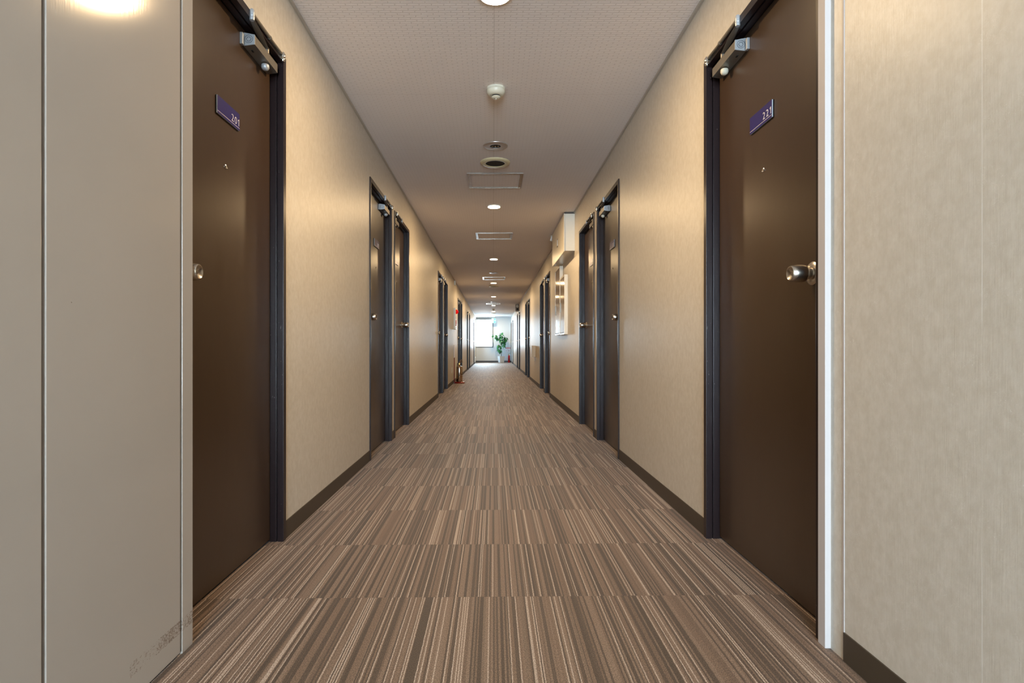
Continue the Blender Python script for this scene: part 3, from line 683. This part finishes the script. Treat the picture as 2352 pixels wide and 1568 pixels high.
# exit sign
loc = (0.02, 29.3, 2.17); r = empty('exit_sign', loc); tag(r, 'green and white lit exit sign hanging from the ceiling at the corridor end', 'exit sign')
T = shift(loc); MB(T).box(-0.092, 0.132, 29.28, 29.33, 2.04, 2.275, 0.003).build('sign_case', WHITEP, r)
MB(T).box(-0.085, 0.125, 29.277, 29.280, 2.047, 2.268).build('sign_face', EXITG, r)
p = MB(T)
p.box(-0.065, 0.02, 29.2745, 29.277, 2.065, 2.25)                      # lit doorway of the pictogram
pf = p.build('lit_doorway', EXITW, r)
q = MB(T); y = 29.2735
q.lathe([(0, 0), (0.014, 0), (0.014, 0.002), (0, 0.002)], (0.012, y, 2.215), 'Y', 16)
q.tube([(0.01, y, 2.195), (-0.004, y, 2.14)], 0.012, 8); q.tube([(-0.004, y, 2.14), (0.02, y, 2.115), (0.012, y, 2.075)], 0.008, 8); q.tube([(-0.004, y, 2.14), (-0.03, y, 2.115), (-0.055, y, 2.12)], 0.008, 8)
q.tube([(0.01, y, 2.19), (0.04, y, 2.17)], 0.006, 8); q.tube([(0.01, y, 2.19), (-0.02, y, 2.185), (-0.035, y, 2.165)], 0.006, 8); q.build('running_figure', EXITG, r)
q = MB(T); q.box(0.05, 0.105, y, y+0.003, 2.152, 2.162); 
q.tube([(0.085, y, 2.135), (0.108, y, 2.157), (0.085, y, 2.179)], 0.005, 6); q.build('arrow', EXITW, r)
MB(T).box(0.005, 0.035, 29.29, 29.32, 2.275, CEIL).build('hanger', WHITEP, r)

# ---------------------------------------------------------------- potted plant
px, py = 0.405, 29.32
r = empty('potted_plant', (px, py, 0)); tag(r, 'leafy green rubber plant in a white pot by the end wall', 'potted plant')
b = MB()
def sqring(h, s_): return [(-s_, -s_, h), (s_, -s_, h), (s_, s_, h), (-s_, s_, h)]
levels = [(0.0, 0.105), (0.006, 0.11), (0.30, 0.138), (0.30, 0.142), (0.325, 0.145), (0.325, 0.128), (0.29, 0.126)]
R = Matrix.Rotation(math.radians(24), 3, 'Z'); rr = [[b.v(R @ Vector(p_)) for p_ in sqring(*l)] for l in levels]
for A, B in zip(rr, rr[1:]):
    for j in range(4): b.bm.faces.new((A[j], A[(j+1) % 4], B[(j+1) % 4], B[j]))
b.bm.faces.new(rr[0]); b.bm.faces.new(rr[-1]); b.build('pot', POT, r)
MB().lathe([(0, 0.292), (0.12, 0.292), (0.12, 0.296), (0, 0.302)], n=20).build('soil', SOIL, r)
trunk = [(0.005, 0, 0.29), (0.01, 0, 0.45), (-0.01, 0.01, 0.62), (-0.02, 0.0, 0.80), (0.0, -0.01, 0.98), (-0.01, 0, 1.15), (0.01, 0, 1.35), (0.02, 0, 1.52)]
t = MB(); t.tube(trunk, [0.014, 0.013, 0.012, 0.011, 0.010, 0.009, 0.007, 0.004], 8)
branches = [[(-0.01, 0, 1.15), (-0.12, -0.02, 1.20), (-0.25, -0.03, 1.30), (-0.40, -0.02, 1.42)], [(0.0, 0, 0.98), (0.10, -0.02, 1.05), (0.18, 0.0, 1.15), (0.22, 0.01, 1.30)],
            [(-0.02, 0, 0.80), (0.08, -0.05, 0.85), (0.15, -0.04, 0.95)], [(-0.02, 0, 0.80), (-0.1, -0.03, 0.83), (-0.16, -0.02, 0.9)], [(-0.01, 0.01, 0.62), (-0.06, -0.04, 0.62), (-0.1, -0.02, 0.68)]]
for br in branches: t.tube(br, [0.007, 0.006, 0.005, 0.003][:len(br)], 6)
t.build('trunk', BARK, r, True)
lf = MB()
def leaf(o, d, L, Wd, droop):
    d = Vector(d).normalized(); side = d.cross(Vector((0, 0, 1))); side = side.normalized() if side.length > 0.01 else Vector((1, 0, 0))
    roll = random.uniform(-0.9, 0.9); side = (Matrix.Rotation(roll, 3, d) @ side); up = side.cross(d)
    rows = []
    for i, (t_, w_) in enumerate(((0, .22), (.12, .72), (.3, .98), (.5, 1), (.7, .86), (.88, .5), (1, .06))):
        c = o+d*L*t_+Vector((0, 0, -droop*L*t_*t_)); ww = Wd*w_*0.5
        rows.append([lf.v(c-side*ww+up*ww*0.28), lf.v(c), lf.v(c+side*ww+up*ww*0.28)])
    for A, B in zip(rows, rows[1:]):
        for j in range(2): lf.bm.faces.new((A[j], A[j+1], B[j+1], B[j]))
spots = []
for br, cnt, s0 in ((trunk[3:], 24, 0.25), (branches[0], 13, 0.35), (branches[1], 20, 0.2), (branches[2], 9, 0.3), (branches[3], 9, 0.3), (branches[4], 8, 0.3)):
    P_ = [Vector(p_) for p_ in br]
    for i in range(cnt):
        f_ = (s0+(1-s0)*i/(cnt-1))*(len(P_)-1); a = min(int(f_), len(P_)-2); o_ = P_[a].lerp(P_[a+1], f_-a)
        ang = i*2.4+random.random(); L = random.uniform(0.11, 0.165)
        dy = math.sin(ang)*(0.7)
        leaf(o_+Vector((math.cos(ang)*0.035, dy*0.03, 0.0)), (math.cos(ang)*0.8, dy, random.uniform(-1.3, 0.1)), L, L*0.80, random.uniform(0.2, 0.6))
fo = lf.build('foliage', GREEN, r, True)
sm = fo.modifiers.new('thickness', 'SOLIDIFY'); sm.thickness = 0.0012
